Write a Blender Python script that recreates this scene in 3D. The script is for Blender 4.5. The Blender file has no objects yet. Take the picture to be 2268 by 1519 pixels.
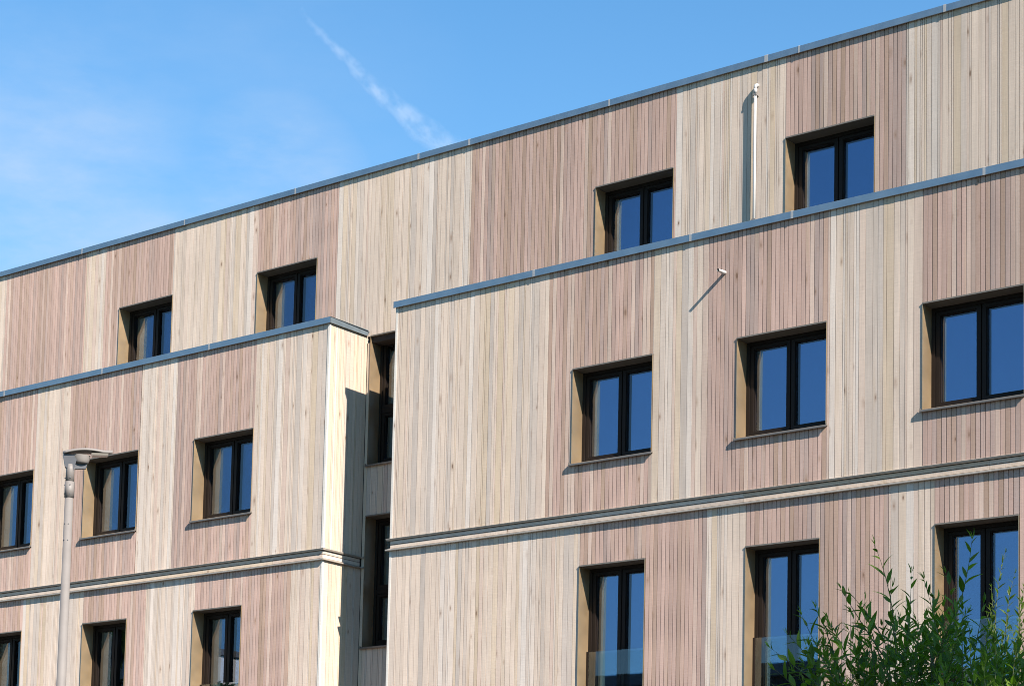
import bpy, bmesh, math, random
from mathutils import Vector, Matrix, Quaternion, noise as mnoise

# ---------------------------------------------------------------- scene basics
sc = bpy.context.scene
COL = sc.collection
R = math.radians
YR = 0.8145            # plane of the set back wall; the bay fronts stand on Y = 0
XL, XC, XB, XE = -37.0, -20.42, -19.145, -5.0   # left end, left bay corner, right bay edge, right end
Z_COP0, Z_COP1 = 10.530, 10.618
Z_ROOF0, Z_ROOF1 = 13.020, 13.105

# ---------------------------------------------------------------- camera
CAM = Vector((0.0, -21.6, 1.6))
F_PX, PX, PY = 4639.5, 1134.0, 1663.5
yaw, pitch, roll = R(-38.0467), R(5.3532), R(1.2674)
fw = Vector((math.sin(yaw) * math.cos(pitch), math.cos(yaw) * math.cos(pitch), math.sin(pitch)))
rt = Vector((math.cos(yaw), -math.sin(yaw), 0))
up = rt.cross(fw)
rt2 = math.cos(roll) * rt + math.sin(roll) * up
up2 = -math.sin(roll) * rt + math.cos(roll) * up
cd = bpy.data.cameras.new('camera')
cam = bpy.data.objects.new('camera', cd); COL.objects.link(cam)
M = Matrix((rt2, up2, -fw)).transposed().to_4x4(); M.translation = CAM
cam.matrix_world = M
cd.sensor_fit = 'HORIZONTAL'; cd.sensor_width = 36.0
cd.lens = F_PX / 2268 * 36
cd.shift_x = 0.0; cd.shift_y = (PY - 759.5) / 2268
cd.clip_start = 0.1; cd.clip_end = 30000
sc.camera = cam

def at(px, py, depth):
    """world point at a measured direction and distance along the view axis"""
    return CAM + depth * (fw + rt2 * ((px - PX) / F_PX) - up2 * ((py - PY) / F_PX))

# ---------------------------------------------------------------- material helpers
def mat(name):
    m = bpy.data.materials.new(name); m.use_nodes = True
    nt = m.node_tree; nt.nodes.clear()
    out = nt.nodes.new('ShaderNodeOutputMaterial')
    return m, nt, out
def node(nt, t, **kw):
    n = nt.nodes.new(t)
    for k, v in kw.items():
        if k.startswith('i_'):
            key = k[2:]
            n.inputs[int(key) if key.isdigit() else key.replace('_', ' ')].default_value = v
        else: setattr(n, k, v)
    return n
def L(nt, a, b): nt.links.new(a, b)
def math_n(nt, op, a, b=None, clamp=False):
    n = nt.nodes.new('ShaderNodeMath'); n.operation = op; n.use_clamp = clamp
    for i, v in enumerate((a, b)):
        if v is None: continue
        if isinstance(v, (int, float)): n.inputs[i].default_value = v
        else: L(nt, v, n.inputs[i])
    return n.outputs[0]
def mix_col(nt, fac, a, b, blend='MIX'):
    n = nt.nodes.new('ShaderNodeMix'); n.data_type = 'RGBA'; n.blend_type = blend
    for i, v in ((0, fac), (6, a), (7, b)):
        if isinstance(v, (int, float)): n.inputs[i].default_value = v
        elif isinstance(v, tuple): n.inputs[i].default_value = (*v, 1) if len(v) == 3 else v
        else: L(nt, v, n.inputs[i])
    return n.outputs[2]
def mapped(nt, scale, src=None):
    if src is None:
        src = node(nt, 'ShaderNodeTexCoord').outputs['Object']
    mp = node(nt, 'ShaderNodeMapping'); mp.inputs['Scale'].default_value = scale
    L(nt, src, mp.inputs['Vector']); return mp.outputs[0]
def noise_n(nt, vec, scale, detail=3, rough=.55):
    n = node(nt, 'ShaderNodeTexNoise'); n.inputs['Scale'].default_value = scale
    n.inputs['Detail'].default_value = detail; n.inputs['Roughness'].default_value = rough
    L(nt, vec, n.inputs['Vector']); return n.outputs['Fac']
def rng(nt, v, a, b, c, d):
    n = node(nt, 'ShaderNodeMapRange'); n.clamp = True
    for i, x in zip((1, 2, 3, 4), (a, b, c, d)): n.inputs[i].default_value = x
    L(nt, v, n.inputs[0]); return n.outputs[0]

def plain(name, col, rough=.5, metal=0.0, var=.12, vscale=6.0, spec=.5, bump=0.0, bscale=40.0, stretch=(1, 1, 1)):
    m, nt, out = mat(name)
    p = node(nt, 'ShaderNodeBsdfPrincipled')
    v = mapped(nt, stretch)
    a = noise_n(nt, v, vscale, 5)
    k = rng(nt, a, .25, .75, 1 - var, 1 + var)
    c = node(nt, 'ShaderNodeVectorMath', operation='SCALE'); c.inputs[0].default_value = col
    L(nt, k, c.inputs['Scale']); L(nt, c.outputs[0], p.inputs['Base Color'])
    p.inputs['Metallic'].default_value = metal
    p.inputs['Specular IOR Level'].default_value = spec
    L(nt, rng(nt, a, .2, .8, max(.02, rough - .08), rough + .08), p.inputs['Roughness'])
    if bump:
        b = node(nt, 'ShaderNodeBump'); b.inputs['Strength'].default_value = bump; b.inputs['Distance'].default_value = .004
        L(nt, noise_n(nt, v, bscale, 4), b.inputs['Height']); L(nt, b.outputs[0], p.inputs['Normal'])
    L(nt, p.outputs[0], out.inputs[0]); return m

def wood():
    m, nt, out = mat('larch boards')
    at_ = node(nt, 'ShaderNodeAttribute', attribute_name='tone')
    tc = node(nt, 'ShaderNodeTexCoord').outputs['Object']
    off = node(nt, 'ShaderNodeVectorMath', operation='MULTIPLY_ADD')     # every board has its own piece of grain
    cmb = node(nt, 'ShaderNodeCombineXYZ')
    L(nt, math_n(nt, 'MULTIPLY', at_.outputs['Alpha'], 3.1), cmb.inputs[0])
    L(nt, math_n(nt, 'MULTIPLY', at_.outputs['Alpha'], 5.7), cmb.inputs[1])
    L(nt, math_n(nt, 'MULTIPLY', at_.outputs['Alpha'], 41.0), cmb.inputs[2])
    add = node(nt, 'ShaderNodeVectorMath', operation='ADD'); L(nt, tc, add.inputs[0]); L(nt, cmb.outputs[0], add.inputs[1])
    v = add.outputs[0]
    grain = noise_n(nt, mapped(nt, (70, 70, 1.6), v), 1.0, 4, .6)
    blot = noise_n(nt, mapped(nt, (5, 5, .9), v), 1.0, 4, .6)
    saw = noise_n(nt, mapped(nt, (6, 6, 95), v), 1.0, 2, .5)
    wide = noise_n(nt, mapped(nt, (.35, .35, .5), tc), 1.0, 3, .5)
    c = at_.outputs['Color']
    k = math_n(nt, 'MULTIPLY', rng(nt, grain, .25, .75, .92, 1.08), rng(nt, blot, .25, .75, .90, 1.10))
    k = math_n(nt, 'MULTIPLY', k, rng(nt, saw, .25, .75, .94, 1.05))
    k = math_n(nt, 'MULTIPLY', k, rng(nt, wide, .3, .7, .94, 1.05))
    sc_ = node(nt, 'ShaderNodeVectorMath', operation='SCALE'); L(nt, c, sc_.inputs[0]); L(nt, k, sc_.inputs['Scale'])
    c = sc_.outputs[0]
    # honey stain running along some lengths
    stain = rng(nt, noise_n(nt, mapped(nt, (9, 9, .45), v), 1.0, 2), .60, .78, 0, .45)
    c = mix_col(nt, stain, c, (.46, .35, .235))
    # knots
    vo = node(nt, 'ShaderNodeTexVoronoi', feature='F1'); vo.inputs['Scale'].default_value = 1.0
    warp = node(nt, 'ShaderNodeVectorMath', operation='MULTIPLY_ADD')
    nz = node(nt, 'ShaderNodeTexNoise'); nz.inputs['Scale'].default_value = 14; L(nt, v, nz.inputs['Vector'])
    L(nt, nz.outputs['Color'], warp.inputs[0]); warp.inputs[1].default_value = (.014, .014, .014); L(nt, v, warp.inputs[2])
    L(nt, mapped(nt, (6.5, 6.5, 2.6), warp.outputs[0]), vo.inputs['Vector'])
    sel = node(nt, 'ShaderNodeSeparateColor'); L(nt, vo.outputs['Color'], sel.inputs[0])
    pick = math_n(nt, 'GREATER_THAN', sel.outputs[0], .55)
    rad = rng(nt, sel.outputs[1], 0, 1, .05, .125)
    kn = math_n(nt, 'MULTIPLY', rng(nt, math_n(nt, 'DIVIDE', vo.outputs['Distance'], rad), .55, 1.0, 1, 0), pick)
    halo = math_n(nt, 'MULTIPLY', rng(nt, math_n(nt, 'DIVIDE', vo.outputs['Distance'], rad), .8, 2.4, .45, 0), pick)
    c = mix_col(nt, halo, c, (.26, .16, .10))
    c = mix_col(nt, math_n(nt, 'MULTIPLY', kn, rng(nt, sel.outputs[2], 0, 1, .2, .85)), c, (.13, .075, .045))
    p = node(nt, 'ShaderNodeBsdfPrincipled')
    L(nt, c, p.inputs['Base Color'])
    p.inputs['Roughness'].default_value = .8
    p.inputs['Diffuse Roughness'].default_value = 1.0
    p.inputs['Specular IOR Level'].default_value = .2
    b = node(nt, 'ShaderNodeBump'); b.inputs['Strength'].default_value = .35; b.inputs['Distance'].default_value = .003
    L(nt, math_n(nt, 'ADD', grain, math_n(nt, 'MULTIPLY', saw, .6)), b.inputs['Height']); L(nt, b.outputs[0], p.inputs['Normal'])
    L(nt, p.outputs[0], out.inputs[0]); return m

def glass(name, refl, under=None):
    """one sheet of the sealed unit: inner = mirror over a dark room, outer = a fainter mirror that lets the rest through"""
    m, nt, out = mat(name)
    g = node(nt, 'ShaderNodeBsdfGlossy'); g.inputs['Roughness'].default_value = .01
    fr = node(nt, 'ShaderNodeLayerWeight'); fr.inputs['Blend'].default_value = .35
    k = math_n(nt, 'ADD', rng(nt, fr.outputs['Fresnel'], 0, 1, 0, .55), refl, True)
    if under is None:
        c = node(nt, 'ShaderNodeVectorMath', operation='SCALE'); c.inputs[0].default_value = (.33, .53, .93)
        L(nt, k, c.inputs['Scale']); L(nt, c.outputs[0], g.inputs['Color']); L(nt, g.outputs[0], out.inputs[0])
    else:
        g.inputs['Color'].default_value = (.92, .94, 1.0, 1)
        u = node(nt, 'ShaderNodeBsdfTransparent'); u.inputs['Color'].default_value = (*under, 1)
        mx = node(nt, 'ShaderNodeMixShader'); L(nt, k, mx.inputs[0])
        L(nt, u.outputs[0], mx.inputs[1]); L(nt, g.outputs[0], mx.inputs[2]); L(nt, mx.outputs[0], out.inputs[0])
    return m
def clear(name, c):
    m, nt, out = mat(name); u = node(nt, 'ShaderNodeBsdfTransparent'); u.inputs['Color'].default_value = (*c, 1)
    L(nt, u.outputs[0], out.inputs[0]); return m

def leaf(name, c0, c1, trans=.35):
    m, nt, out = mat(name)
    at_ = node(nt, 'ShaderNodeAttribute', attribute_name='tone')
    c = mix_col(nt, at_.outputs['Alpha'], c0, c1)
    p = node(nt, 'ShaderNodeBsdfPrincipled'); L(nt, c, p.inputs['Base Color'])
    p.inputs['Roughness'].default_value = .45; p.inputs['Specular IOR Level'].default_value = .22
    t = node(nt, 'ShaderNodeBsdfTranslucent')
    tcx = mix_col(nt, 1.0, c, (1.5, 1.9, .55), 'MULTIPLY'); L(nt, tcx, t.inputs['Color'])
    mx = node(nt, 'ShaderNodeMixShader'); mx.inputs[0].default_value = trans
    L(nt, p.outputs[0], mx.inputs[1]); L(nt, t.outputs[0], mx.inputs[2]); L(nt, mx.outputs[0], out.inputs[0]); return m

MT = dict(
    wood=wood(),
    membrane=plain('black breather membrane', (.022, .015, .011), .9),
    zinc=plain('galvanised sheet', (.25, .315, .36), .42, .8, .09, 5.0, bump=.06, bscale=60),
    strap=plain('bright joint strap', (.34, .34, .335), .5, .2, .1, 9.0),
    bronze=plain('bronze sheet', (.56, .415, .25), .49, .9, .04, 3.0),
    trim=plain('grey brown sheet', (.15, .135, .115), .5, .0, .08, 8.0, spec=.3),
    frame=plain('black window frame', (.015, .011, .009), .5, 0, .1, 5.0, spec=.12),
    sill=plain('sill sheet', (.17, .15, .13), .4, .35, .08, 8.0),
    glass_out=glass('outer glass', .05, (.95, .97, .97)),
    glass_in=glass('inner glass', .31), glass_edge=clear('glass body', (.98, .99, .99)),
    glass_rail=glass('balustrade glass', .07, (.84, .96, .95)),
    rail_edge=plain('polished glass edge', (.10, .16, .15), .2, 0, .05, 8),
    white=plain('white plastic pipe', (.40, .395, .385), .45, 0, .05, 12),
    dark=plain('dark hollow', (.02, .018, .016), .9),
    lamp=plain('light grey lamp paint', (.175, .16, .148), .62, .0, .07, 7.0, bump=.04),
    lampdark=plain('dark lamp casting', (.05, .055, .065), .5, .1, .1, 9),
    lens=plain('lamp lens', (.20, .185, .16), .2, 0, .05, 9),
    bark=plain('grey brown bark', (.085, .062, .045), .85, 0, .35, 30, bump=.5),
    twig=plain('green twig', (.07, .085, .03), .7, 0, .3, 30),
    leaf_a=leaf('willow leaf', (.042, .080, .012), (.150, .235, .030), .40),
    leaf_b=leaf('light shrub leaf', (.045, .085, .018), (.135, .18, .030), .40),
    leaf_c=leaf('fresh green leaf', (.050, .098, .014), (.135, .205, .028), .40),
    leaf_d=leaf('tree leaf', (.020, .048, .014), (.050, .095, .024), .25),
    asphalt=plain('asphalt', (.055, .055, .057), .9, 0, .2, 3, bump=.4, bscale=90),
    paving=plain('dark block paving', (.115, .108, .10), .85, 0, .15, 2, bump=.2, bscale=60),
    grass=plain('grass ground', (.045, .065, .022), .95, 0, .35, 3, bump=.8, bscale=30),
    paint=plain('road paint', (.75, .75, .72), .7, 0, .1, 8),
    brickdark=plain('dark brick', (.055, .045, .04), .85, 0, .25, 12),
    render=plain('white render', (.74, .74, .72), .8, 0, .06, 2),
    plinth=plain('concrete plinth', (.28, .27, .26), .85, 0, .15, 4),
    roofing=plain('grey roofing felt', (.12, .12, .12), .9, 0, .2, 3),
)

# ---------------------------------------------------------------- mesh helpers
class MB:
    def __init__(s): s.v = []; s.f = []; s.c = []; s.m = []
    def face(s, pts, col=None, mi=0):
        n = len(s.v); s.v += [tuple(p) for p in pts]; s.f.append(tuple(range(n, n + len(pts)))); s.c.append(col); s.m.append(mi)
    def box(s, x0, x1, y0, y1, z0, z1, col=None, mp=None, mi=0):
        P = [(x0, y0, z0), (x1, y0, z0), (x1, y1, z0), (x0, y1, z0), (x0, y0, z1), (x1, y0, z1), (x1, y1, z1), (x0, y1, z1)]
        s.hexa(P, col, mp, mi)
    def hexa(s, P, col=None, mp=None, mi=0):
        if mp: P = [mp(*p) for p in P]
        n = len(s.v); s.v += [tuple(p) for p in P]
        for q in ((0, 3, 2, 1), (4, 5, 6, 7), (0, 1, 5, 4), (1, 2, 6, 5), (2, 3, 7, 6), (3, 0, 4, 7)):
            s.f.append(tuple(n + i for i in q)); s.c.append(col); s.m.append(mi)
    def prism(s, prof, a, b, mp, mi=0, col=None):
        """profile of (d, z) swept along u from a to b; mp maps (u, d, z) to the world"""
        k = len(prof); n = len(s.v)
        s.v += [tuple(mp(a, *p)) for p in prof] + [tuple(mp(b, *p)) for p in prof]
        for i in range(k):
            j = (i + 1) % k; s.f.append((n + i, n + j, n + k + j, n + k + i)); s.c.append(col); s.m.append(mi)
        s.f.append(tuple(n + i for i in reversed(range(k)))); s.f.append(tuple(n + k + i for i in range(k))); s.c += [col, col]; s.m += [mi, mi]
    def tube(s, pts, rad, seg=10, cap=True, col=None, mi=0):
        pts = [Vector(p) for p in pts]
        if not isinstance(rad, (list, tuple)): rad = [rad] * len(pts)
        n = len(s.v); up_ = Vector((0, 0, 1)); prev = None
        for i, p in enumerate(pts):
            t = (pts[min(i + 1, len(pts) - 1)] - pts[max(i - 1, 0)]).normalized()
            if prev is None:
                a = t.cross(up_) if abs(t.z) < .95 else t.cross(Vector((1, 0, 0)))
            else: a = prev - t * prev.dot(t)
            a.normalize(); b = t.cross(a); prev = a
            for k in range(seg):
                w = 2 * math.pi * k / seg
                s.v.append(tuple(p + rad[i] * (math.cos(w) * a + math.sin(w) * b)))
        for i in range(len(pts) - 1):
            for k in range(seg):
                k2 = (k + 1) % seg
                s.f.append((n + i * seg + k, n + i * seg + k2, n + (i + 1) * seg + k2, n + (i + 1) * seg + k)); s.c.append(col); s.m.append(mi)
        if cap:
            s.f.append(tuple(n + k for k in reversed(range(seg)))); e = n + (len(pts) - 1) * seg
            s.f.append(tuple(e + k for k in range(seg))); s.c += [col, col]; s.m += [mi, mi]
    def mesh(s, name, mats, smooth=False, weld=False):
        me = bpy.data.meshes.new(name); me.from_pydata(s.v, [], s.f)
        if any(c is not None for c in s.c):
            a = me.attributes.new('tone', 'FLOAT_COLOR', 'FACE')
            flat = []
            for c in s.c: flat += list(c if c else (.3, .3, .3, .5))
            a.data.foreach_set('color', flat)
        me.polygons.foreach_set('material_index', s.m)
        for m in (mats if isinstance(mats, (list, tuple)) else [mats]): me.materials.append(m)
        bm = bmesh.new(); bm.from_mesh(me)
        if weld: bmesh.ops.remove_doubles(bm, verts=bm.verts, dist=1e-5)
        if not smooth or smooth == 'auto': bmesh.ops.recalc_face_normals(bm, faces=bm.faces)
        bm.to_mesh(me); bm.free()
        if smooth: me.polygons.foreach_set('use_smooth', [True] * len(me.polygons))
        me.update(); return me
    def build(s, name, mats, parent=None, loc=(0, 0, 0), smooth=False, weld=False):
        o = bpy.data.objects.new(name, s.mesh(name, mats, smooth, weld)); COL.objects.link(o)
        o.location = loc
        if parent: o.parent = parent
        return o

def join(a, b):
    n = len(a.v); a.v += b.v; a.f += [tuple(i + n for i in f) for f in b.f]; a.c += b.c; a.m += [1] * len(b.f); return a

def tag(o, label=None, cat=None, group=None, kind=None):
    for k, v in (('label', label), ('category', cat), ('group', group), ('kind', kind)):
        if v: o[k] = v
    return o
def empty(name, loc, label, cat, group=None):
    o = bpy.data.objects.new(name, None); COL.objects.link(o); o.location = loc; o.empty_display_size = .3
    return tag(o, label, cat, group)
def copy_part(o, parent, loc):
    c = o.copy(); COL.objects.link(c); c.parent = parent; c.location = loc
    for ch in [x for x in COL.objects if x.parent is o]:
        d = ch.copy(); COL.objects.link(d); d.parent = c
    return c

front = lambda Y: (lambda u, d, z: (u, Y + d, z))
face_right = lambda X: (lambda u, d, z: (X - d, u, z))     # wall looking along +X, u runs along Y
face_left = lambda X: (lambda u, d, z: (X + d, u, z))

# ---------------------------------------------------------------- the timber building
B = empty('timber_building', (-20, 2, 0), 'four storey timber clad block with bands of pale and pinkish boards', 'building')
BL = Vector(B.location)
def part(mb, name, mats, **k):
    o = mb.build(name, mats, B, **k); o.location = Vector(o.location) - BL if 'loc' in k else -BL
    return o

rnd = random.Random(11)
PALE, PINK = Vector((.570, .477, .398)), Vector((.458, .330, .279))
def board_colour(kind):
    if kind == 'pale':
        c = PALE.copy(); q = rnd.random()
        if q < .14: c = c.lerp(Vector((.50, .40, .28)), rnd.uniform(.2, .7))
        elif q < .34: c = c.lerp(Vector((.46, .405, .36)), rnd.uniform(.3, .9))
        elif q < .50: c = c.lerp(Vector((.58, .525, .475)), rnd.uniform(.3, .9))
        elif q < .60: c = c.lerp(PINK, rnd.uniform(.15, .5))
        c *= rnd.gauss(1.03, .035)
    else:
        c = PINK.copy(); q = rnd.random()
        if q < .22: c = c.lerp(Vector((.37, .265, .20)), rnd.uniform(.3, .9))
        elif q < .40: c = c.lerp(Vector((.36, .285, .255)), rnd.uniform(.3, .9))
        elif q < .52: c = c.lerp(PALE, rnd.uniform(.2, .6))
        c *= rnd.gauss(1.02, .06)
    return (c.x, c.y, c.z, rnd.random())

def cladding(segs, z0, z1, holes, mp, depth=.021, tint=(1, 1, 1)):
    """vertical boards; segs = (from, to, kind) along u; holes = (ua, ub, za, zb)"""
    mb = MB()
    cuts = sorted({c for h in holes for c in h[:2]})
    for a, b, kind in segs:
        u = a
        while u < b - 1e-4:
            if kind == 'pink': w = .0605 + rnd.uniform(-.0015, .0015); gap = .0090
            else:
                w = rnd.choice((.098, .084, .078, .068, .056, .044, .030, .028, .028)); gap = rnd.choice((.0048, .0062, .0080))
            e = u + w
            lim = min([c for c in cuts if c > u + 1e-4] + [b])
            if e > lim or lim - e < .02: e = lim
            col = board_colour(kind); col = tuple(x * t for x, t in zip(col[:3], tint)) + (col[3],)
            off = rnd.uniform(-.0008, .0008) if kind == 'pink' else rnd.uniform(-.0008, .0010)
            mid = (u + e) / 2; zs = [(z0, z1)]
            for ua, ub, za, zb in holes:
                if ua < mid < ub:
                    nz = []
                    for q0, q1 in zs:
                        if za > q0: nz.append((q0, min(q1, za)))
                        if zb < q1: nz.append((max(q0, zb), q1))
                    zs = [q for q in nz if q[1] - q[0] > .01]
            for q0, q1 in zs:
                if q0 > z0 + 1e-3: col = board_colour(kind)
                tl = rnd.uniform(-.0006, .0006)
                mb.hexa([(u + gap / 2 + tl, off, q0), (e - gap / 2 + tl, off, q0), (e - gap / 2 + tl, depth, q0), (u + gap / 2 + tl, depth, q0),
                         (u + gap / 2, off, q1), (e - gap / 2, off, q1), (e - gap / 2, depth, q1), (u + gap / 2, depth, q1)], col, mp)
            u = e
    return mb

def backing(mb, u0, u1, z0, z1, holes, mp, d0=.022, d1=.30):
    us = sorted({u0, u1} | {min(max(c, u0), u1) for h in holes for c in h[:2]})
    for a, b in zip(us, us[1:]):
        if b - a < 1e-4: continue
        zs = [(z0, z1)]; mid = (a + b) / 2
        for ua, ub, za, zb in holes:
            if ua < mid < ub:
                nz = []
                for q0, q1 in zs:
                    if za > q0: nz.append((q0, min(q1, za)))
                    if zb < q1: nz.append((max(q0, zb), q1))
                zs = nz
        for q0, q1 in zs: mb.box(a, b, d0, d1, q0, q1, None, mp)

# ---- window openings: (left X, sill Z)
WM, HM = 1.262, 1.297        # the windows of the third storey
WU, HU = 1.268, 1.440        # the set back storey
WF, HF = 1.030, 2.250        # the tall ones with balustrades
WG, HG = 1.140, 1.966        # in the recess
m_right = [(-16.026, 7.878), (-13.508, 7.878), (-10.982, 7.878)]
m_left = [(-30.68, 7.902), (-28.19, 7.902), (-25.674, 7.900), (-23.162, 7.900)]
f_right = [(-15.862, 4.297), (-13.350, 4.297), (-10.815, 4.299)]
f_left = [(-30.61, 4.306), (-28.09, 4.306), (-25.568, 4.304), (-23.056, 4.304)]
u_all = [(-25.934, 10.490), (-22.758, 10.500), (-16.303, 10.500), (-13.326, 10.520)]
g_all = [(-20.352, 8.572), (-20.352, 5.878)]
def hole(x, z, w, h): return (x - .003, x + w + .003, z, z + h)
H_mr = [hole(x, z, WM, HM) for x, z in m_right]; H_ml = [hole(x, z, WM, HM) for x, z in m_left]
H_fr = [hole(x, z, WF, HF) for x, z in f_right]; H_fl = [hole(x, z, WF, HF) for x, z in f_left]
H_u = [hole(x, z, WU, HU) for x, z in u_all]; H_g = [hole(x, z, WG, HG) for x, z in g_all]

# ---- boards
def alternate(first, *xs):
    out = []; k = first
    for a, b in zip(xs, xs[1:]): out.append((a, b, k)); k = 'pink' if k == 'pale' else 'pale'
    return out
F0, FR = front(0.0), front(YR)
Z_B0, Z_B1 = 7.062, 7.235       # string course
part(cladding(alternate('pale', XB + .03, -16.445, -14.762, -13.937, -12.240, -10.980, -9.30, -8.40, -6.60, XE), Z_B1 - .012, Z_COP1 - .03, H_mr, F0), 'cladding', MT['wood'])
part(cladding(alternate('pale', XB + .03, -15.859, -13.918, -13.347, -11.410, -10.819, -9.20, -8.30, -6.5, XE), .45, Z_B0 + .012, H_fr, F0), 'cladding', MT['wood'])
part(cladding(alternate('pink', XL, -34.2, -33.2, -31.9, -31.1, -29.3, -28.6, -26.915, -26.09, -24.400, -23.590, -21.895, XC - .035), Z_B1 - .012, Z_COP1 - .03, H_ml, F0), 'cladding', MT['wood'])
part(cladding(alternate('pink', XL, -34.0, -33.0, -31.6, -30.61, -29.0, -28.4, -27.056, -25.571, -24.122, -23.035, -21.044, XC - .035), .45, Z_B0 + .012, H_fl, F0), 'cladding', MT['wood'])
part(cladding(alternate('pale', XL, -34.5, -33.0, -31.2, -30.3, -28.9, -28.9, -28.9), Z_COP0 - .1, Z_ROOF1 - .03, H_u, FR), 'cladding', MT['wood'])
part(cladding(alternate('pink', -28.9, -26.804, -26.317, -24.684, -22.768, -21.085, -18.499, -15.005, -13.331, -11.630, -9.6, -7.9, XE), Z_COP0 - .1, Z_ROOF1 - .03, H_u + [(XC, XB, 0, Z_COP0)], FR), 'cladding', MT['wood'])
part(cladding([(XC + .003, XB - .003, 'pale')], .45, Z_COP0 - .1, H_g, FR), 'cladding', MT['wood'])
SR, SL = face_right(XC), face_left(XB)
part(cladding([(.03, YR - .002, 'pale')], Z_B1 - .012, Z_COP1 - .03, [], SR, tint=(.92, .90, .87)), 'cladding', MT['wood'])  # both sun-facing side panels coloured darker to hold back the glare
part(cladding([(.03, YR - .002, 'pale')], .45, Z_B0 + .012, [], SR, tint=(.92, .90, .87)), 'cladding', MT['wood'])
part(cladding([(.03, YR - .002, 'pale')], Z_B1 - .012, Z_COP1 - .03, [], SL), 'cladding', MT['wood'])
part(cladding([(.03, YR - .002, 'pale')], .45, Z_B0 + .012, [], SL), 'cladding', MT['wood'])

# planed corner battens
for X, sgn in ((XC, 1), (XB, -1)):
    for za, zb in ((.45, Z_B0 + .01), (Z_B1 - .01, Z_COP1 - .03)):
        mb = MB(); a, b = sorted((X - sgn * .034, X + sgn * .004))
        mb.box(a, b, -.004, .028, za, zb, (.60, .575, .53, .4))
        part(mb, 'corner_batten', MT['wood'])

# ---- solid wall behind the boards
mb = MB()
backing(mb, XB + .022, XE, .45, Z_COP1 - .05, H_mr + H_fr, F0)
backing(mb, XL, XC - .022, .45, Z_COP1 - .05, H_ml + H_fl, F0)
backing(mb, XL, XE, Z_COP0 - .1, Z_ROOF1 - .05, H_u, FR)
backing(mb, XC - .02, XB + .02, .45, Z_COP0 - .1, H_g, FR)
mb.box(XC - .30, XC - .022, .302, YR + .02, .45, Z_COP1 - .05)
mb.box(XB + .022, XB + .30, .302, YR + .02, .45, Z_COP1 - .05)
mb.box(XE, XE + .3, .022, 14, .45, Z_COP0 - .1); mb.box(XL - .3, XL, .022, 14, .45, Z_COP0 - .1)
mb.box(XE, XE + .3, YR + .02, 14, Z_COP0 - .1, Z_ROOF1 - .05); mb.box(XL - .3, XL, YR + .02, 14, Z_COP0 - .1, Z_ROOF1 - .05)
mb.box(XL, XE, 13.7, 14, .45, Z_ROOF1 - .05)
part(mb, 'wall', MT['membrane'])
mb = MB(); mb.box(XL - .3, XE + .3, YR + .31, 13.69, Z_ROOF0 - .15, Z_ROOF0 + .01); part(mb, 'roof', MT['roofing'])
mb = MB()
mb.box(XL, XC - .002, .004, .5, 0, .446); mb.box(XB + .002, XE, .004, .5, 0, .446); mb.box(XC - .3, XB + .3, YR + .004, YR + .4, 0, .445)
mb.box(XC - .3, XC - .003, .505, YR, 0, .445); mb.box(XB + .003, XB + .3, .505, YR, 0, .445)
part(mb, 'plinth', MT['plinth'])

# ---- copings
def coping(runs, z0, z1, width, joints, name='coping'):
    mb = MB()
    for mp, a, b in runs:
        prof = [(-.034, z0), (-.030, z0 - .004), (-.026, z0), (-.026, z1 - .006), (width, z1 - .03), (width, z1 - .012), (-.028, z1 + .002), (-.034, z1 - .002)]
        mb.prism(prof, a, b, mp)
    o = part(mb, name, MT['zinc'])
    for mp, x, w in joints:
        mb = MB(); mb.prism([(-.037, z0 - .005), (-.0345, z0 - .005), (-.0345, z1 - .002), (.1, z1 - .006), (.1, z1 - .001), (-.030, z1 + .006), (-.037, z1)], x - w * .36, x + w * .36, mp)
        j = mb.build('joint_cover', MT['strap'], o)
    return o
coping([(FR, XL - .3, XE + .3)], Z_ROOF0, Z_ROOF1, .55,
       [(FR, x, w) for x, w in ((-34.2, .04), (-31.8, .04), (-29.4, .04), (-26.908, .03), (-24.426, .03), (-21.976, .03), (-19.494, .045), (-18.542, .05), (-16.088, .03), (-13.611, .07), (-13.131, .03), (-11.101, .05), (-8.6, .04))])
coping([(F0, XB - .03, XE + .3)], Z_COP0, Z_COP1, YR + .01,
       [(F0, x, .045) for x in (-16.693, -14.202, -12.727, -10.199, -7.7)])
lc = coping([(F0, XL - .3, XC + .034)], Z_COP0, Z_COP1, YR + .01,
       [(F0, x, .045) for x in (-33.0, -30.4, -27.748, -25.325, -22.894)])
mb = MB()      # return along the side of the left bay
mb.prism([(-.034, Z_COP0), (-.026, Z_COP0), (-.026, Z_COP1 - .004), (.02, Z_COP1 - .004), (.02, Z_COP1 + .001), (-.034, Z_COP1 + .001)], -.030, YR - .022, SR)
part(mb, 'coping', MT['zinc'])

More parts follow.
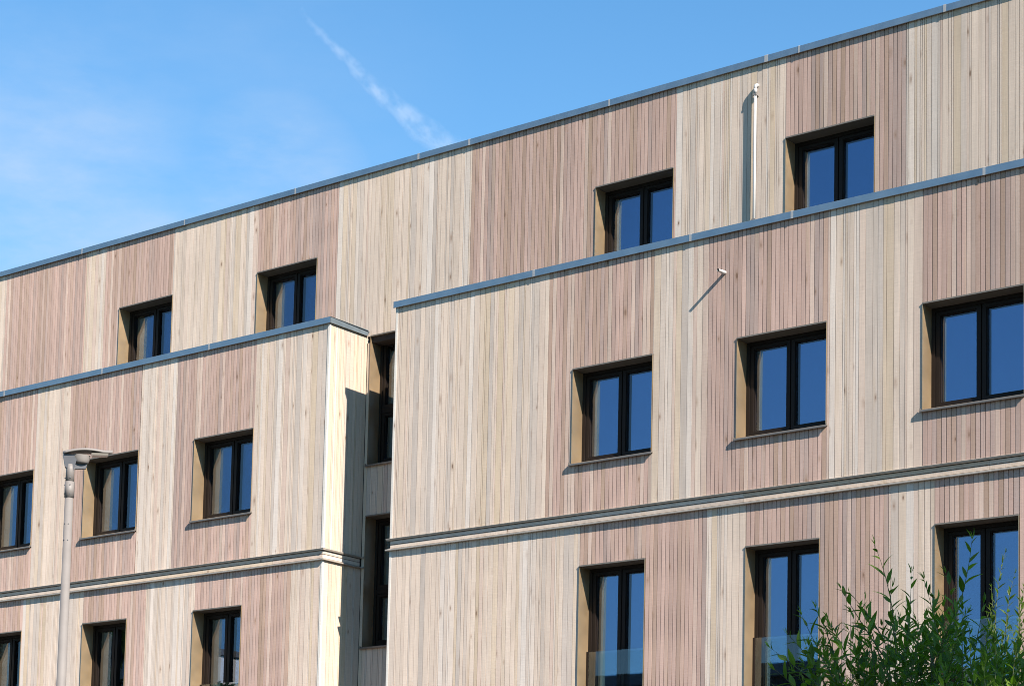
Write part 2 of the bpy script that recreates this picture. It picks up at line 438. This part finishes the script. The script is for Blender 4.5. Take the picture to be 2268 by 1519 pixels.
# ---- string course: two folded strips with two boards between
def string_course(u0, u1, mp, ext0, ext1):
    mb = MB()
    lip = lambda z0, z1, p: [(-p, z0 + .004), (-p + .004, z0), (.02, z0 + .004), (.02, z1 + .010), (-p + .004, z1), (-p, z1 - .005)]
    mb.prism([(-.026, 7.210), (-.018, 7.208), (.02, 7.212), (.02, 7.240), (-.034, 7.234), (-.038, 7.230)], u0 - ext0, u1 + ext1, mp, 1)
    mb.prism(lip(7.062, 7.084, .042), u0 - ext0 - .004, u1 + ext1 + .004, mp, 1)
    u = u0
    while u < u1:
        e = min(u1, u + rnd.uniform(2.6, 3.6))
        for z0, z1 in ((7.156, 7.201), (7.099, 7.147)):
            c = board_colour('pale'); c = tuple(x * .85 + y * .15 for x, y in zip(c[:3], (.42, .32, .23))) + (c[3],)
            mb.box(u + .002, e - .002, 0.0, .02, z0, z1, c, mp, 0)
        u = e
    part(mb, 'string_course', [MT['wood'], MT['trim_lip']])
MT['trim_lip'] = plain('folded aluminium strip', (.35, .315, .27), .5, .15, .12, 10.0)
string_course(XB + .004, XE, F0, .055, 0)
string_course(XL, XC - .004, F0, 0, .036)
string_course(.004, YR - .03, SR, .036, 0)
string_course(XC + .003, -20.356, FR, -.002, -.002)
string_course(.004, YR - .03, SL, .03, 0)

# ---- windows
def sheet_box(mb, x0, x1, y0, y1, z0, z1, mi_front, mi_rest):
    n = len(mb.m); mb.box(x0, x1, y0, y1, z0, z1, None, None, mi_rest); mb.m[n + 2] = mi_front
def make_window(name, w, h, kind):
    fd = .215
    t = .005
    mb = MB()                       # folded sheet lining of the opening
    zb = .03
    mb.box(0, t, -.011, .30, zb, h - .021)
    mb.box(w - t, w, -.011, .30, zb, h - .021)
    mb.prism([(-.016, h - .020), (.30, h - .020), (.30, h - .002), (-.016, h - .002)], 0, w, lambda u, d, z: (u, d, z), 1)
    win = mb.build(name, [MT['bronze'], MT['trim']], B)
    a, b, z0, z1 = t, w - t, .036, h - .0205
    fr = MB(); s = .046
    fr.box(a, a + s, fd, fd + .092, z0, z1); fr.box(b - s, b, fd, fd + .092, z0, z1)
    fr.box(a + s, b - s, fd, fd + .092, z1 - s, z1); fr.box(a + s, b - s, fd, fd + .092, z0, z0 + .052)
    # glazing bead step on the frame
    leaves = []
    if kind == 'recess':
        zt = z0 + (.867 - .036)
        fr.box(a + s, b - s, fd + .006, fd + .092, zt - .035, zt + .035)
        leaves = [(a + s, b - s, z0 + .052, zt - .035), (a + s, b - s, zt + .035, z1 - s)]
    else:
        c = (a + b) / 2
        leaves = [(a + s, c - .005, z0 + .052, z1 - s), (c + .005, b - s, z0 + .052, z1 - s)]
        fr.box(c - .005, c + .005, fd + .032, fd + .092, z0 + .052, z1 - s)
    fr.build('frame', MT['frame'], win)
    for q, (x0, x1, y0, y1) in enumerate(leaves):
        k = .050; sm = MB(); d0, d1 = fd + .014, fd + .090
        g = .004
        x0 += g; x1 -= g; y0 += g; y1 -= g
        for (p0, p1, r0, r1) in ((x0, x0 + k, y0, y1), (x1 - k, x1, y0, y1), (x0 + k, x1 - k, y1 - k + .012, y1), (x0 + k, x1 - k, y0, y0 + k)):
            sm.box(p0, p1, d0, d1, r0, r1)
        # beads round the glass
        i0, i1, j0, j1 = x0 + k, x1 - k, y0 + k, y1 - k + .012
        for (p0, p1, r0, r1) in ((i0, i0 + .010, j0, j1), (i1 - .010, i1, j0, j1), (i0 + .010, i1 - .010, j1 - .010, j1), (i0 + .010, i1 - .010, j0, j0 + .010)):
            sm.box(p0, p1, d0 + .016, d1, r0, r1)
        sm.build('sash', MT['frame'], win)
        pm = MB()
        sheet_box(pm, i0 + .0101, i1 - .0101, d0 + .040, d0 + .044, j0 + .0101, j1 - .0101, 0, 2)
        pm.box(i0 + .0101, i1 - .0101, d0 + .066, d0 + .070, j0 + .0101, j1 - .0101, None, None, 1)
        pm.build('pane', [MT['glass_out'], MT['glass_in'], MT['glass_edge']], win)
    sm = MB()
    sm.prism([(-.042, -.006), (-.038, -.010), (-.034, -.006), (-.034, .006), (.26, .018), (.26, .035), (-.036, .020), (-.042, .014)], -.018, w + .018, lambda u, d, z: (u, d, z))
    sm.box(-.0185, -.015, -.040, -.012, .02, .038); sm.box(w + .015, w + .0185, -.040, -.012, .02, .038)
    sm.build('sill', MT['sill'], win)
    if kind == 'tall':
        gm = MB(); zt = 1.140
        sheet_box(gm, a + .028, b - .028, .188, .200, .06, zt, 0, 1); gm.m[1] = 2
        gm.build('balustrade', [MT['glass_rail'], MT['glass_edge'], MT['rail_edge']], win)
        for x0, x1 in ((a + .001, a + .027), (b - .027, b - .001)):
            cm = MB(); cm.box(x0, x1, .178, .212, .05, zt + .004); cm.build('balustrade_post', MT['frame'], win)
    return win
def place(name, w, h, kind, spots, Y):
    src = None
    for x, z in spots:
        loc = Vector((x, Y, z)) - BL
        if src is None: src = make_window(name, w, h, kind); src.location = loc
        else: copy_part(src, B, loc)
place('window', WM, HM, 'pair', m_right + m_left, 0.0)
place('window', WU, HU, 'pair', u_all, YR)
place('french_window', WF, HF, 'tall', f_right + f_left, 0.0)
place('recess_window', WG, HG, 'recess', g_all, YR)

# ---- pipes on the facade
so = .046; xp = -13.760
pm = MB()
pm.tube([(xp, YR - so, 10.45), (xp, YR - so, 12.66)], .0195, 16)
pm.tube([(xp, YR - so, 12.63), (xp, YR - so, 12.69)], .0245, 16)
pm.tube([(xp, YR - so, 12.675), (xp, YR - so, 12.715), (xp + .004, YR - so + .004, 12.730), (xp + .008, YR - so + .018, 12.740), (xp + .010, YR + .03, 12.742)], [.0225, .023, .025, .0245, .0225], 16)
vp = part(pm, 'vent_pipe', MT['white'], smooth=True)
cm = MB()
for z in (10.95, 12.61): cm.box(xp - .028, xp + .028, YR - so - .0225, YR - .002, z - .012, z + .012)
cm.build('pipe_clip', MT['lamp'], vp)
pm = MB(); b0 = Vector((-13.697, 0, 10.036)); tip = b0 + Vector((0, -.165, -.012))
pm.tube([b0 + Vector((0, .03, 0)), b0.lerp(tip, .52)], .0225, 18)
pm.tube([b0.lerp(tip, .50), tip], .0195, 18, cap=False)
pm.tube([tip + Vector((0, .001, 0)), b0.lerp(tip, .3)], .0165, 18, cap=False)
op = part(pm, 'overflow_pipe', MT['white'], smooth='auto')
hm = MB(); hm.tube([b0.lerp(tip, .58), b0.lerp(tip, .60)], .0162, 16); hm.build('pipe_bore', MT['dark'], op)

# ---------------------------------------------------------------- the street
def sheet(name, x0, x1, y0, y1, z, m, kind='structure'):
    mb = MB(); mb.face([(x0, y0, z), (x1, y0, z), (x1, y1, z), (x0, y1, z)])
    return tag(mb.build(name, m), kind=kind)
sheet('ground', -4000, 4000, -4000, 4000, -.13, MT['grass'])
sheet('road', -300, 300, -18.2, -11.2, -.12, MT['asphalt'])
mb = MB(); mb.box(-300, 300, -11.2, .02, -.129, 0); tag(mb.build('pavement', MT['paving']), kind='structure')
mb = MB(); mb.box(-300, 300, -25, -18.2, -.129, 0); tag(mb.build('far_pavement', MT['paving']), kind='structure')
mb = MB(); mb.box(-300, 300, -11.34, -11.2, -.119, .012); mb.box(-300, 300, -18.2, -18.06, -.119, .012); tag(mb.build('kerb', MT['plinth']), kind='structure')
mb = MB()
for k in range(-20, 14): mb.face([(k * 6.0, -14.75, -.116), (k * 6.0 + 3, -14.75, -.116), (k * 6.0 + 3, -14.65, -.116), (k * 6.0, -14.65, -.116)])
tag(mb.build('road_marking', MT['paint']), kind='structure')

# ---- street lamp
LP = Vector((-15.81, -8.48, 0))
lamp = empty('street_lamp', LP, 'slim grey street lamp with a flat head before the left bay', 'street lamp')
mb = MB(); mb.tube([(0, 0, 0), (0, 0, .02), (0, 0, 1.2), (0, 0, 1.22), (0, 0, 5.94)], [.075, .07, .07, .056, .0395], 28); mb.build('pole', MT['lamp'], lamp, smooth=True)
mb = MB(); mb.tube([(0, 0, 5.865), (0, 0, 6.02)], .0465, 28); mb.tube([(0, 0, 6.02), (0, 0, 6.14), (-.001, 0, 6.19)], [.042, .041, .040], 28); mb.build('sleeve', MT['lamp'], lamp, smooth='auto')
bolt = MB()
for zz, s_ in ((5.90, 1), (5.985, 1), (6.055, 1), (5.60, .8), (5.44, 1)):
    a_ = 0.9 if zz > 5.8 else 1.6
    for ang in (math.pi + a_, -.6):
        dx, dy = math.cos(ang), math.sin(ang); r0 = .045 if zz > 5.8 else .040
        bolt.tube([(dx * (r0 - .006), dy * (r0 - .006), zz), (dx * (r0 + .006), dy * (r0 + .006), zz)], .006 * s_, 8)
bolt.build('bolts', MT['lampdark'], lamp)
hd = Vector((.62, .785, 0)).normalized(); sd = Vector((-hd.y, hd.x, 0))
def hp(a, b, z): return hd * a + sd * b + Vector((0, 0, z))
mb = MB()      # thin canopy, pointed oval in plan, slightly domed
N = 30; st = []
for k in range(N + 1):
    t_ = k / N; a_ = -.075 + .475 * t_
    half = .085 * (math.sin(math.pi * min(1, t_ * .88 + .12)) ** .55 if 0 < t_ < 1 else 0.0) + .012 * (1 - t_)
    zc = 6.300 + .022 * math.sin(math.pi * min(1, t_ * 1.25)) + .045 * t_
    st.append((a_, max(half, .004), zc))
for (a0, h0, z0), (a1, h1, z1) in zip(st, st[1:]):
    for b0_, b1_ in ((-1, -.5), (-.5, 0), (0, .5), (.5, 1)):
        f = lambda b: .020 * (1 - b * b)
        mb.face([hp(a0, b0_ * h0, z0 + f(b0_)), hp(a1, b0_ * h1, z1 + f(b0_)), hp(a1, b1_ * h1, z1 + f(b1_)), hp(a0, b1_ * h0, z0 + f(b1_))])
        mb.face([hp(a0, b0_ * h0, z0 - .016), hp(a0, b1_ * h0, z0 - .016), hp(a1, b1_ * h1, z1 - .016), hp(a1, b0_ * h1, z1 - .016)])
    for sg in (-1, 1):
        mb.face([hp(a0, sg * h0, z0 - .016), hp(a1, sg * h1, z1 - .016), hp(a1, sg * h1, z1), hp(a0, sg * h0, z0)])
for (a0, h0, z0) in (st[0], st[-1]):
    mb.face([hp(a0, -h0, z0 - .016), hp(a0, h0, z0 - .016), hp(a0, h0, z0), hp(a0, -h0, z0)])
canopy = mb.build('lamp_head', MT['lamp'], lamp, smooth='auto', weld=True)
mb = MB()      # bowl shaped gear housing hanging below the canopy
rings = [(0.0, 1.06), (.30, 1.0), (.62, .90), (.88, .78), (1.0, .62)]
prev = None
for dz, k in rings:
    ring = [hp(.098 + .084 * k * math.cos(w) + .010 * dz, .058 * k * math.sin(w), 6.290 - .080 * dz) for w in (2 * math.pi * i / 24 for i in range(24))]
    if prev:
        for i in range(24): mb.face([prev[i], prev[(i + 1) % 24], ring[(i + 1) % 24], ring[i]])
    prev = ring
mb.face(prev)
mb.build('gear_housing', MT['lamp'], lamp, smooth='auto', weld=True)
mb = MB()      # dark bracket that joins sleeve and head
mb.hexa([hp(-.050, -.032, 6.16), hp(.030, -.032, 6.13), hp(.030, .032, 6.13), hp(-.050, .032, 6.16), hp(-.075, -.04, 6.285), hp(.07, -.04, 6.285), hp(.07, .04, 6.285), hp(-.075, .04, 6.285)])
mb.hexa([hp(.02, .0, 6.15), hp(.15, .0, 6.165), hp(.15, .05, 6.165), hp(.02, .05, 6.15), hp(.02, .0, 6.24), hp(.17, .0, 6.26), hp(.17, .05, 6.26), hp(.02, .05, 6.24)])
mb.build('bracket', MT['lampdark'], lamp)
mb = MB()
mb.hexa([hp(.205, -.062, 6.288), hp(.35, -.046, 6.300), hp(.35, .046, 6.300), hp(.205, .062, 6.288), hp(.195, -.07, 6.308), hp(.36, -.052, 6.320), hp(.36, .052, 6.320), hp(.195, .07, 6.308)])
mb.build('lens', MT['lens'], lamp)

# ---------------------------------------------------------------- plants
def add_leaf(mb, p, d, n, ln, wd, arch, rnd, tone):
    """a folded lance leaf from p along d, upper side n"""
    side = d.cross(n).normalized(); n = side.cross(d).normalized()
    prof = ((0, .05), (.14, .62), (.34, 1.0), (.58, .86), (.80, .46), (1.0, .02))
    rows = []
    for t_, w in prof:
        c = p + d * (ln * t_) - n * (arch * ln * t_ * t_)
        rows.append((c + side * (wd * w) + n * (wd * w * .35), c, c - side * (wd * w) + n * (wd * w * .35)))
    for (a, b, c), (a2, b2, c2) in zip(rows, rows[1:]):
        mb.face([a, b, b2, a2], tone); mb.face([b, c, c2, b2], tone)
def shoot(lm, tm, base, tip, rnd, ln=.085, wd=.011, step=.030, bend=None, start=.1, spread=55, r0=.004, top=1.0):
    base, tip = Vector(base), Vector(tip); ax = tip - base; T = ax.length
    bend = bend if bend is not None else Vector((rnd.uniform(-1, 1), rnd.uniform(-1, 1), rnd.uniform(-.2, .6))) * (.09 * T)
    pos = lambda t: base.lerp(tip, t) + bend * (4 * t * (1 - t)) * .7
    tm.tube([pos(i / 7) for i in range(8)], [r0 * (1 - .82 * i / 7) for i in range(8)], 5, cap=False)
    t = start; k = rnd.randint(0, 9)
    while t < 1.0:
        p = pos(t); d = (pos(min(1, t + .03)) - pos(max(0, t - .03))).normalized()
        k += 1; ang = k * 2.4 + rnd.uniform(-.4, .4)
        q = d.orthogonal().normalized(); s_ = Quaternion(d, ang) @ q
        sp = R(spread + rnd.uniform(-18, 15)) * (1 - .45 * t)
        dd = (d * math.cos(sp) + s_ * math.sin(sp)).normalized()
        dd = (dd + Vector((0, 0, rnd.uniform(-.22, .12)))).normalized()
        nn = (d * 1.0 + Vector((0, 0, .8)) + Vector((rnd.uniform(-.5, .5), rnd.uniform(-.5, .5), rnd.uniform(-.3, .3))))
        sz = rnd.uniform(.7, 1.15) * (1 - .50 * max(0, (t - .72) / .28) * top)
        add_leaf(lm, p, dd, nn, ln * sz, wd * sz * rnd.uniform(.8, 1.2), rnd.uniform(.0, .42), rnd, (0, 0, 0, min(1, max(0, rnd.gauss(.42, .25)))))
        t += step / T * rnd.uniform(.75, 1.3)
    # terminal leaves
    d = (pos(1) - pos(.93)).normalized()
    for j in range(3):
        dd = (d + Vector((rnd.uniform(-.5, .5), rnd.uniform(-.5, .5), rnd.uniform(-.1, .4)))).normalized()
        add_leaf(lm, pos(1), dd, d.orthogonal() + Vector((0, 0, .3)), ln * rnd.uniform(.35, .6), wd * .5, .15, rnd, (0, 0, 0, rnd.uniform(.5, .95)))

# main willow: shoots whose tips were measured, then the mass below them
pr = random.Random(5)
WB = at(2010, 1700, 10.5); WB = Vector((WB.x, WB.y, 0))
willow = empty('willow_shrub', WB, 'dark green willow shrub with long narrow leaves before the tall windows', 'shrub')
lm, tm = MB(), MB()
def wl(p): return Vector(p) - WB
tall = [((1937, 1206), (1985, 1470), 10.4), ((2153, 1194), (2085, 1450), 10.3), ((2018, 1268), (2000, 1480), 10.5), ((2046, 1282), (2085, 1500), 10.3),
        ((1862, 1303), (1955, 1450), 10.5), ((1882, 1312), (1960, 1420), 10.6), ((1806, 1346), (1860, 1500), 10.3), ((1776, 1362), (1850, 1510), 10.5),
        ((1706, 1434), (1830, 1530), 10.2), ((1716, 1482), (1800, 1560), 10.4), ((2094, 1268), (2120, 1450), 10.6), ((1832, 1368), (1890, 1500), 10.2), ((1975, 1300), (1990, 1440), 10.7),
        ((2180, 1330), (2150, 1500), 10.4), ((1915, 1330), (1960, 1480), 10.8), ((1745, 1404), (1830, 1520), 10.7)]
for (tx, ty), (bx, by), dp in tall:
    shoot(lm, tm, wl(at(bx, by, dp + pr.uniform(-.15, .15))), wl(at(tx, ty, dp)), pr, ln=.100, wd=.0132, step=.040, spread=54)
env = ((1640, 1560), (1700, 1495), (1760, 1440), (1800, 1395), (1880, 1345), (1950, 1300), (2040, 1310), (2110, 1310), (2180, 1370), (2268, 1390), (2400, 1400), (2560, 1480))
def envelope(x):
    for (x0, y0), (x1, y1) in zip(env, env[1:]):
        if x0 <= x <= x1: return y0 + (y1 - y0) * (x - x0) / (x1 - x0)
    return 1560
for k in range(390):
    x = pr.uniform(1690, 2540); e = envelope(x); q = pr.random()
    y = e + 10 + 300 * q ** 1.05
    dp = pr.uniform(9.75, 11.1)
    tip = at(x, y, dp); out = Vector((tip.x - WB.x, tip.y - WB.y, 0))
    base = tip - out * .28 - Vector((pr.uniform(-.08, .08), pr.uniform(-.08, .08), pr.uniform(.22, .42)))
    shoot(lm, tm, wl(base), wl(tip), pr, ln=.100, wd=.0140, step=.030, spread=58, r0=.0032)
for k in range(90):      # lower skirt of the shrub
    a_ = pr.uniform(0, 6.28); rr = pr.uniform(.5, 1.25)
    tip = WB + Vector((math.cos(a_) * rr, math.sin(a_) * rr, pr.uniform(.5, 2.5)))
    base = tip - Vector((math.cos(a_) * .25, math.sin(a_) * .25, .35))
    shoot(lm, tm, wl(base), wl(tip), pr, ln=.09, wd=.011, step=.05, r0=.0035)
stems = MB()
for k in range(11):
    a_ = k * 2.4; rr = .12
    p0 = Vector((math.cos(a_) * rr, math.sin(a_) * rr, 0)); e = Vector((math.cos(a_) * pr.uniform(.35, .95), math.sin(a_) * pr.uniform(.35, .95), pr.uniform(2.5, 3.0)))
    stems.tube([p0, p0.lerp(e, .35) + Vector((0, 0, .25)), p0.lerp(e, .7) + Vector((0, 0, .2)), e], [.022, .017, .012, .007], 8)
stems.tube([wl(at(2060, 1640, 10.45)), wl(at(2066, 1500, 10.42)), wl(at(2062, 1425, 10.4))], [.011, .009, .006], 8)
stems.build('trunk', MT['bark'], willow, smooth='auto')
join(lm, tm).build('crown', [MT['leaf_a'], MT['twig']], willow, smooth=True)

def shrub(name, cx, label, mleaf, tips, n, seed, dp0, box, ln, wd, step):
    pr = random.Random(seed); W = at(cx, 1700, dp0); W = Vector((W.x, W.y, 0))
    o = empty(name, W, label, 'shrub'); lm, tm, sm = MB(), MB(), MB()
    for (tx, ty), (bx, by) in tips: shoot(lm, tm, at(bx, by, dp0) - W, at(tx, ty, dp0 + pr.uniform(-.1, .1)) - W, pr, ln=ln, wd=wd, step=step, spread=48)
    for k in range(n):
        x = pr.uniform(box[0], box[1]); y = pr.uniform(box[2], box[3]) + box[4] * abs(x - cx) / 200
        tip = at(x, y, dp0 + pr.uniform(-.45, .45)); out = Vector((tip.x - W.x, tip.y - W.y, 0))
        base = tip - out * .25 - Vector((pr.uniform(-.08, .08), pr.uniform(-.08, .08), pr.uniform(.22, .4)))
        shoot(lm, tm, base - W, tip - W, pr, ln=ln, wd=wd, step=step * .9, r0=.003)
    for k in range(6):
        a_ = k * 2.4; e = Vector((math.cos(a_) * .45, math.sin(a_) * .45, 2.6))
        sm.tube([(math.cos(a_) * .07, math.sin(a_) * .07, 0), e * .5 + Vector((0, 0, .2)), e], [.018, .012, .006], 7)
    sm.build('trunk', MT['bark'], o, smooth='auto'); join(lm, tm).build('crown', [mleaf, MT['twig']], o, smooth=True)
    return o
shrub('leafy_shrub', 2250, 'sunlit yellow green shrub with small leaves behind the dark willow', MT['leaf_b'],
      [((2226, 1222), (2205, 1450)), ((2248, 1268), (2230, 1460)), ((2268, 1300), (2250, 1480)), ((2196, 1300), (2195, 1480)), ((2292, 1290), (2275, 1470))], 60, 9, 12.6, (2185, 2400, 1325, 1560, 0), .062, .0085, .026)
shrub('young_shrub', 2190, 'mid green shrub with broader leaves in the bottom right corner', MT['leaf_c'],
      [((2075, 1452), (2110, 1600)), ((2150, 1436), (2160, 1600)), ((2205, 1420), (2200, 1580)), ((2252, 1425), (2240, 1580))], 70, 14, 9.2, (2060, 2400, 1440, 1700, 30), .080, .0125, .030)

def tree(name, base, height, rad, zc, n, label, group=None, seed=1, lsz=.16, mleaf=None, flat=.8):
    pr = random.Random(seed); o = empty(name, base, label, 'tree', group)
    tm, lm = MB(), MB()
    tm.tube([(0, 0, -.13), (.03, .02, height * .3), (0, .05, zc), (.05, 0, zc + rad * .5)], [.24, .19, .13, .05], 12)
    cl = []
    for k in range(26):
        a_, b_ = pr.uniform(0, 6.283), math.asin(pr.uniform(-.7, 1)); rr = rad * pr.uniform(.45, .95)
        c = Vector((math.cos(a_) * math.cos(b_) * rr, math.sin(a_) * math.cos(b_) * rr, zc + math.sin(b_) * rr * flat)); cl.append((c, rad * pr.uniform(.20, .36)))
        tm.tube([(0, 0, zc - rad * .55 + pr.uniform(0, rad * .6)), c * .5 + Vector((0, 0, zc * .5 - .05)), c], [.07, .045, .015], 6)
    for k in range(n):
        c, r_ = pr.choice(cl)
        v = Vector((pr.gauss(0, 1), pr.gauss(0, 1), pr.gauss(0, 1))).normalized() * (r_ * pr.uniform(.3, 1.05) ** .6)
        d = Vector((pr.gauss(0, 1), pr.gauss(0, 1), pr.gauss(0, .6))).normalized()
        add_leaf(lm, c + v, d, Vector((pr.uniform(-.6, .6), pr.uniform(-.6, .6), 1)), lsz * pr.uniform(.7, 1.3), lsz * .3, .2, pr, (0, 0, 0, pr.random()))
    tm.build('trunk', MT['bark'], o, smooth='auto'); lm.build('crown', mleaf or MT['leaf_d'], o, smooth=True)
    return o
# unseen tree, added so that its crown keeps the sun off the willow
tree('added_shade_tree', (1.55, -14.4, 0), 8, 2.0, 7.75, 2900, 'unseen leafy tree added past the right edge to shade the willow shrub', seed=3, lsz=.17)

# ---------------------------------------------------------------- across the street (mirrored in the lower windows)
ob = empty('brick_block', (-33, -36, 0), 'dark flat roofed brick block mirrored in the tall windows', 'building')
mb = MB(); mb.box(-13, 6, -5, 6, -.13, 9.6); mb.build('wall', MT['brickdark'], ob)
mb = MB(); mb.box(-13.3, 6.3, -5.3, 6.3, 9.6, 9.95); mb.build('roof', MT['roofing'], ob)
src = None
for i in range(5):
    for j in range(3):
        loc = (-11.0 + i * 3.5, 6.0, 1.6 + j * 2.75)
        if src is None:
            mb = MB(); mb.box(0, 1.5, -.02, .03, 0, 1.6); src = mb.build('window', MT['frame'], ob, loc)
            mb = MB(); mb.box(.07, 1.43, .025, .036, .07, 1.53); mb.build('pane', MT['glass_in'], src)
        else: copy_part(src, ob, loc)
wb = empty('rendered_house', (-60.4, -38, 0), 'white flat roofed house mirrored in a tall window of the left bay', 'building')
mb = MB(); mb.box(-4, 4.2, -8, 7.4, -.13, 12.2); mb.build('wall', MT['render'], wb)
mb = MB(); mb.box(-4.1, 4.3, -8.1, 7.5, 12.2, 12.42); mb.build('roof', MT['roofing'], wb)
mb = MB(); mb.box(4.16, 4.22, 3.2, 5.2, 7.0, 9.0); w_ = mb.build('window', MT['frame'], wb)
mb = MB(); mb.box(4.215, 4.232, 3.3, 5.1, 7.1, 8.9); mb.build('pane', MT['glass_in'], w_)
tree('garden_tree', (-52.9, -28.8, 0), 11, 1.4, 9.5, 4000, 'green garden tree before the white house, mirrored in a tall window', seed=6, lsz=.3)
tree('conifer_tree', (-57.0, -27.0, 0), 14, 2.3, 10.3, 6000, 'tall dark tree across the street, mirrored in the second tall window from the left', seed=8, lsz=.4, flat=1.1)

# ---------------------------------------------------------------- old vapour trail drifting apart, far behind the roof
m, nt, out = mat('ice crystal haze'); MT['ice'] = m
CD = 4000.0; q = CD / F_PX
A, E_ = at(664, 20, CD), at(1100, 400, CD); LEN = (E_ - A).length
ux = (E_ - A).normalized(); uz = fw.cross(ux).normalized(); uy = uz.cross(ux)     # local frame of the trail: along, away, sideways
SAG, R0, R1 = 25 * q, 8 * q, 48 * q
vec = node(nt, 'ShaderNodeTexCoord').outputs['Object']
sp = node(nt, 'ShaderNodeSeparateXYZ'); L(nt, vec, sp.inputs[0])
t_ = math_n(nt, 'DIVIDE', sp.outputs[0], LEN)
mid = math_n(nt, 'MULTIPLY', math_n(nt, 'MULTIPLY', t_, math_n(nt, 'SUBTRACT', 1.0, t_)), 4 * SAG)
big = noise_n(nt, mapped(nt, (.012, .012, .012), vec), 1.0, 3, .6)
side = math_n(nt, 'ADD', math_n(nt, 'SUBTRACT', sp.outputs[2], mid), math_n(nt, 'MULTIPLY', math_n(nt, 'SUBTRACT', big, .5), 34.0))
rad = math_n(nt, 'ADD', math_n(nt, 'MULTIPLY', t_, R1 - R0), R0)
d2 = math_n(nt, 'ADD', math_n(nt, 'POWER', math_n(nt, 'DIVIDE', side, rad), 2.0), math_n(nt, 'POWER', math_n(nt, 'DIVIDE', sp.outputs[1], rad), 2.0))
core = rng(nt, d2, .0, .95, 1, 0)
n1 = noise_n(nt, mapped(nt, (.030, .030, .046), vec), 1.0, 6, .66)
den = math_n(nt, 'MULTIPLY', core, rng(nt, n1, .41, .63, .0, 1.0))
den = math_n(nt, 'MULTIPLY', den, rng(nt, t_, 0.0, .34, .25, 1.0))
den = math_n(nt, 'MULTIPLY', den, rng(nt, t_, .30, .80, .0155, .0070))
pv = node(nt, 'ShaderNodeVolumePrincipled'); pv.inputs['Color'].default_value = (.97, .98, 1, 1); pv.inputs['Anisotropy'].default_value = 0
L(nt, den, pv.inputs['Density']); L(nt, pv.outputs[0], out.inputs['Volume'])
mb = MB(); NS = 16
mb.tube([(LEN * k / NS, 0, SAG * 4 * (k / NS) * (1 - k / NS)) for k in range(NS + 1)], [R0 + (R1 - R0) * k / NS for k in range(NS + 1)], 20)
tr = tag(mb.build('contrail', m), 'old white vapour trail drifting apart in the blue sky', 'contrail')
MW = Matrix((ux, uy, uz)).transposed().to_4x4(); MW.translation = A; tr.matrix_world = MW

# ---------------------------------------------------------------- light and sky
SUN = Vector((.770, -.247, .588)).normalized()
el = math.asin(SUN.z); az = math.atan2(SUN.x, SUN.y)
ld = bpy.data.lights.new('sun', 'SUN'); ld.energy = 4.5; ld.angle = R(.5); ld.color = (1.0, .893, .79)
lo = bpy.data.objects.new('sun', ld); COL.objects.link(lo); lo.rotation_euler = SUN.to_track_quat('Z', 'Y').to_euler(); lo.location = (20, -30, 30)

w = bpy.data.worlds.new('World'); sc.world = w; w.use_nodes = True
nt = w.node_tree; nt.nodes.clear()
out = nt.nodes.new('ShaderNodeOutputWorld'); bg = nt.nodes.new('ShaderNodeBackground'); bg.inputs['Strength'].default_value = .06
sky = nt.nodes.new('ShaderNodeTexSky'); sky.sky_type = 'NISHITA'; sky.sun_disc = False
sky.sun_elevation = el; sky.sun_rotation = az; sky.altitude = 100; sky.air_density = 1.0; sky.dust_density = .25; sky.ozone_density = 2.5
# deep clear-air blue, then thin veils of cirrus that lie in fixed directions of the sky
blue = mix_col(nt, 1.0, sky.outputs[0], (.72, 1.24, 1.42), 'MULTIPLY')
gen = nt.nodes.new('ShaderNodeTexCoord').outputs['Generated']
def veil(direction, radius, soft):
    d = nt.nodes.new('ShaderNodeVectorMath'); d.operation = 'DOT_PRODUCT'; d.inputs[1].default_value = direction
    L(nt, gen, d.inputs[0]); return rng(nt, d.outputs['Value'], math.cos(radius + soft), math.cos(max(0, radius - soft)), 0, 1)
def sky_dir(a_, e_): return (math.sin(R(a_)) * math.cos(R(e_)), math.cos(R(a_)) * math.cos(R(e_)), math.sin(R(e_)))
cl = noise_n(nt, mapped(nt, (5, 5, 14), gen), 1.6, 8, .58)
fine = noise_n(nt, mapped(nt, (9, 16, 30), gen), 2.2, 8, .62)
wisp = math_n(nt, 'MULTIPLY', rng(nt, cl, .32, .64, 0, 1), rng(nt, fine, .25, .75, .55, 1))
area = math_n(nt, 'MAXIMUM', veil(sky_dir(-51.5, 18.2), R(3.2), R(3.2)), math_n(nt, 'MAXIMUM', veil(sky_dir(-45.2, 20.0), R(1.4), R(1.6)), math_n(nt, 'MULTIPLY', veil(sky_dir(-49.0, 21.5), R(4.5), R(4.5)), .22)))
hz = math_n(nt, 'MULTIPLY', math_n(nt, 'MULTIPLY', wisp, area), .72)
sep = nt.nodes.new('ShaderNodeSeparateXYZ'); L(nt, gen, sep.inputs[0])
low = rng(nt, sep.outputs[2], math.sin(R(8)), math.sin(R(27)), .42, .0)
skyc = mix_col(nt, low, blue, (2.5, 4.0, 5.9))
skyc = mix_col(nt, hz, skyc, (4.2, 5.0, 6.2))
L(nt, skyc, bg.inputs[0]); L(nt, bg.outputs[0], out.inputs[0])

# ---------------------------------------------------------------- colour management
sc.view_settings.view_transform = 'Standard'; sc.view_settings.look = 'None'
sc.view_settings.exposure = 1.38; sc.view_settings.gamma = 1.0; sc.view_settings.use_curve_mapping = False
sc.render.engine = 'CYCLES'
sc.cycles.pixel_filter_type = 'BLACKMAN_HARRIS'; sc.cycles.filter_width = .95
sc.cycles.max_bounces = 8; sc.cycles.transparent_max_bounces = 12; sc.cycles.use_denoising = True
sc.cycles.caustics_reflective = False; sc.cycles.caustics_refractive = False
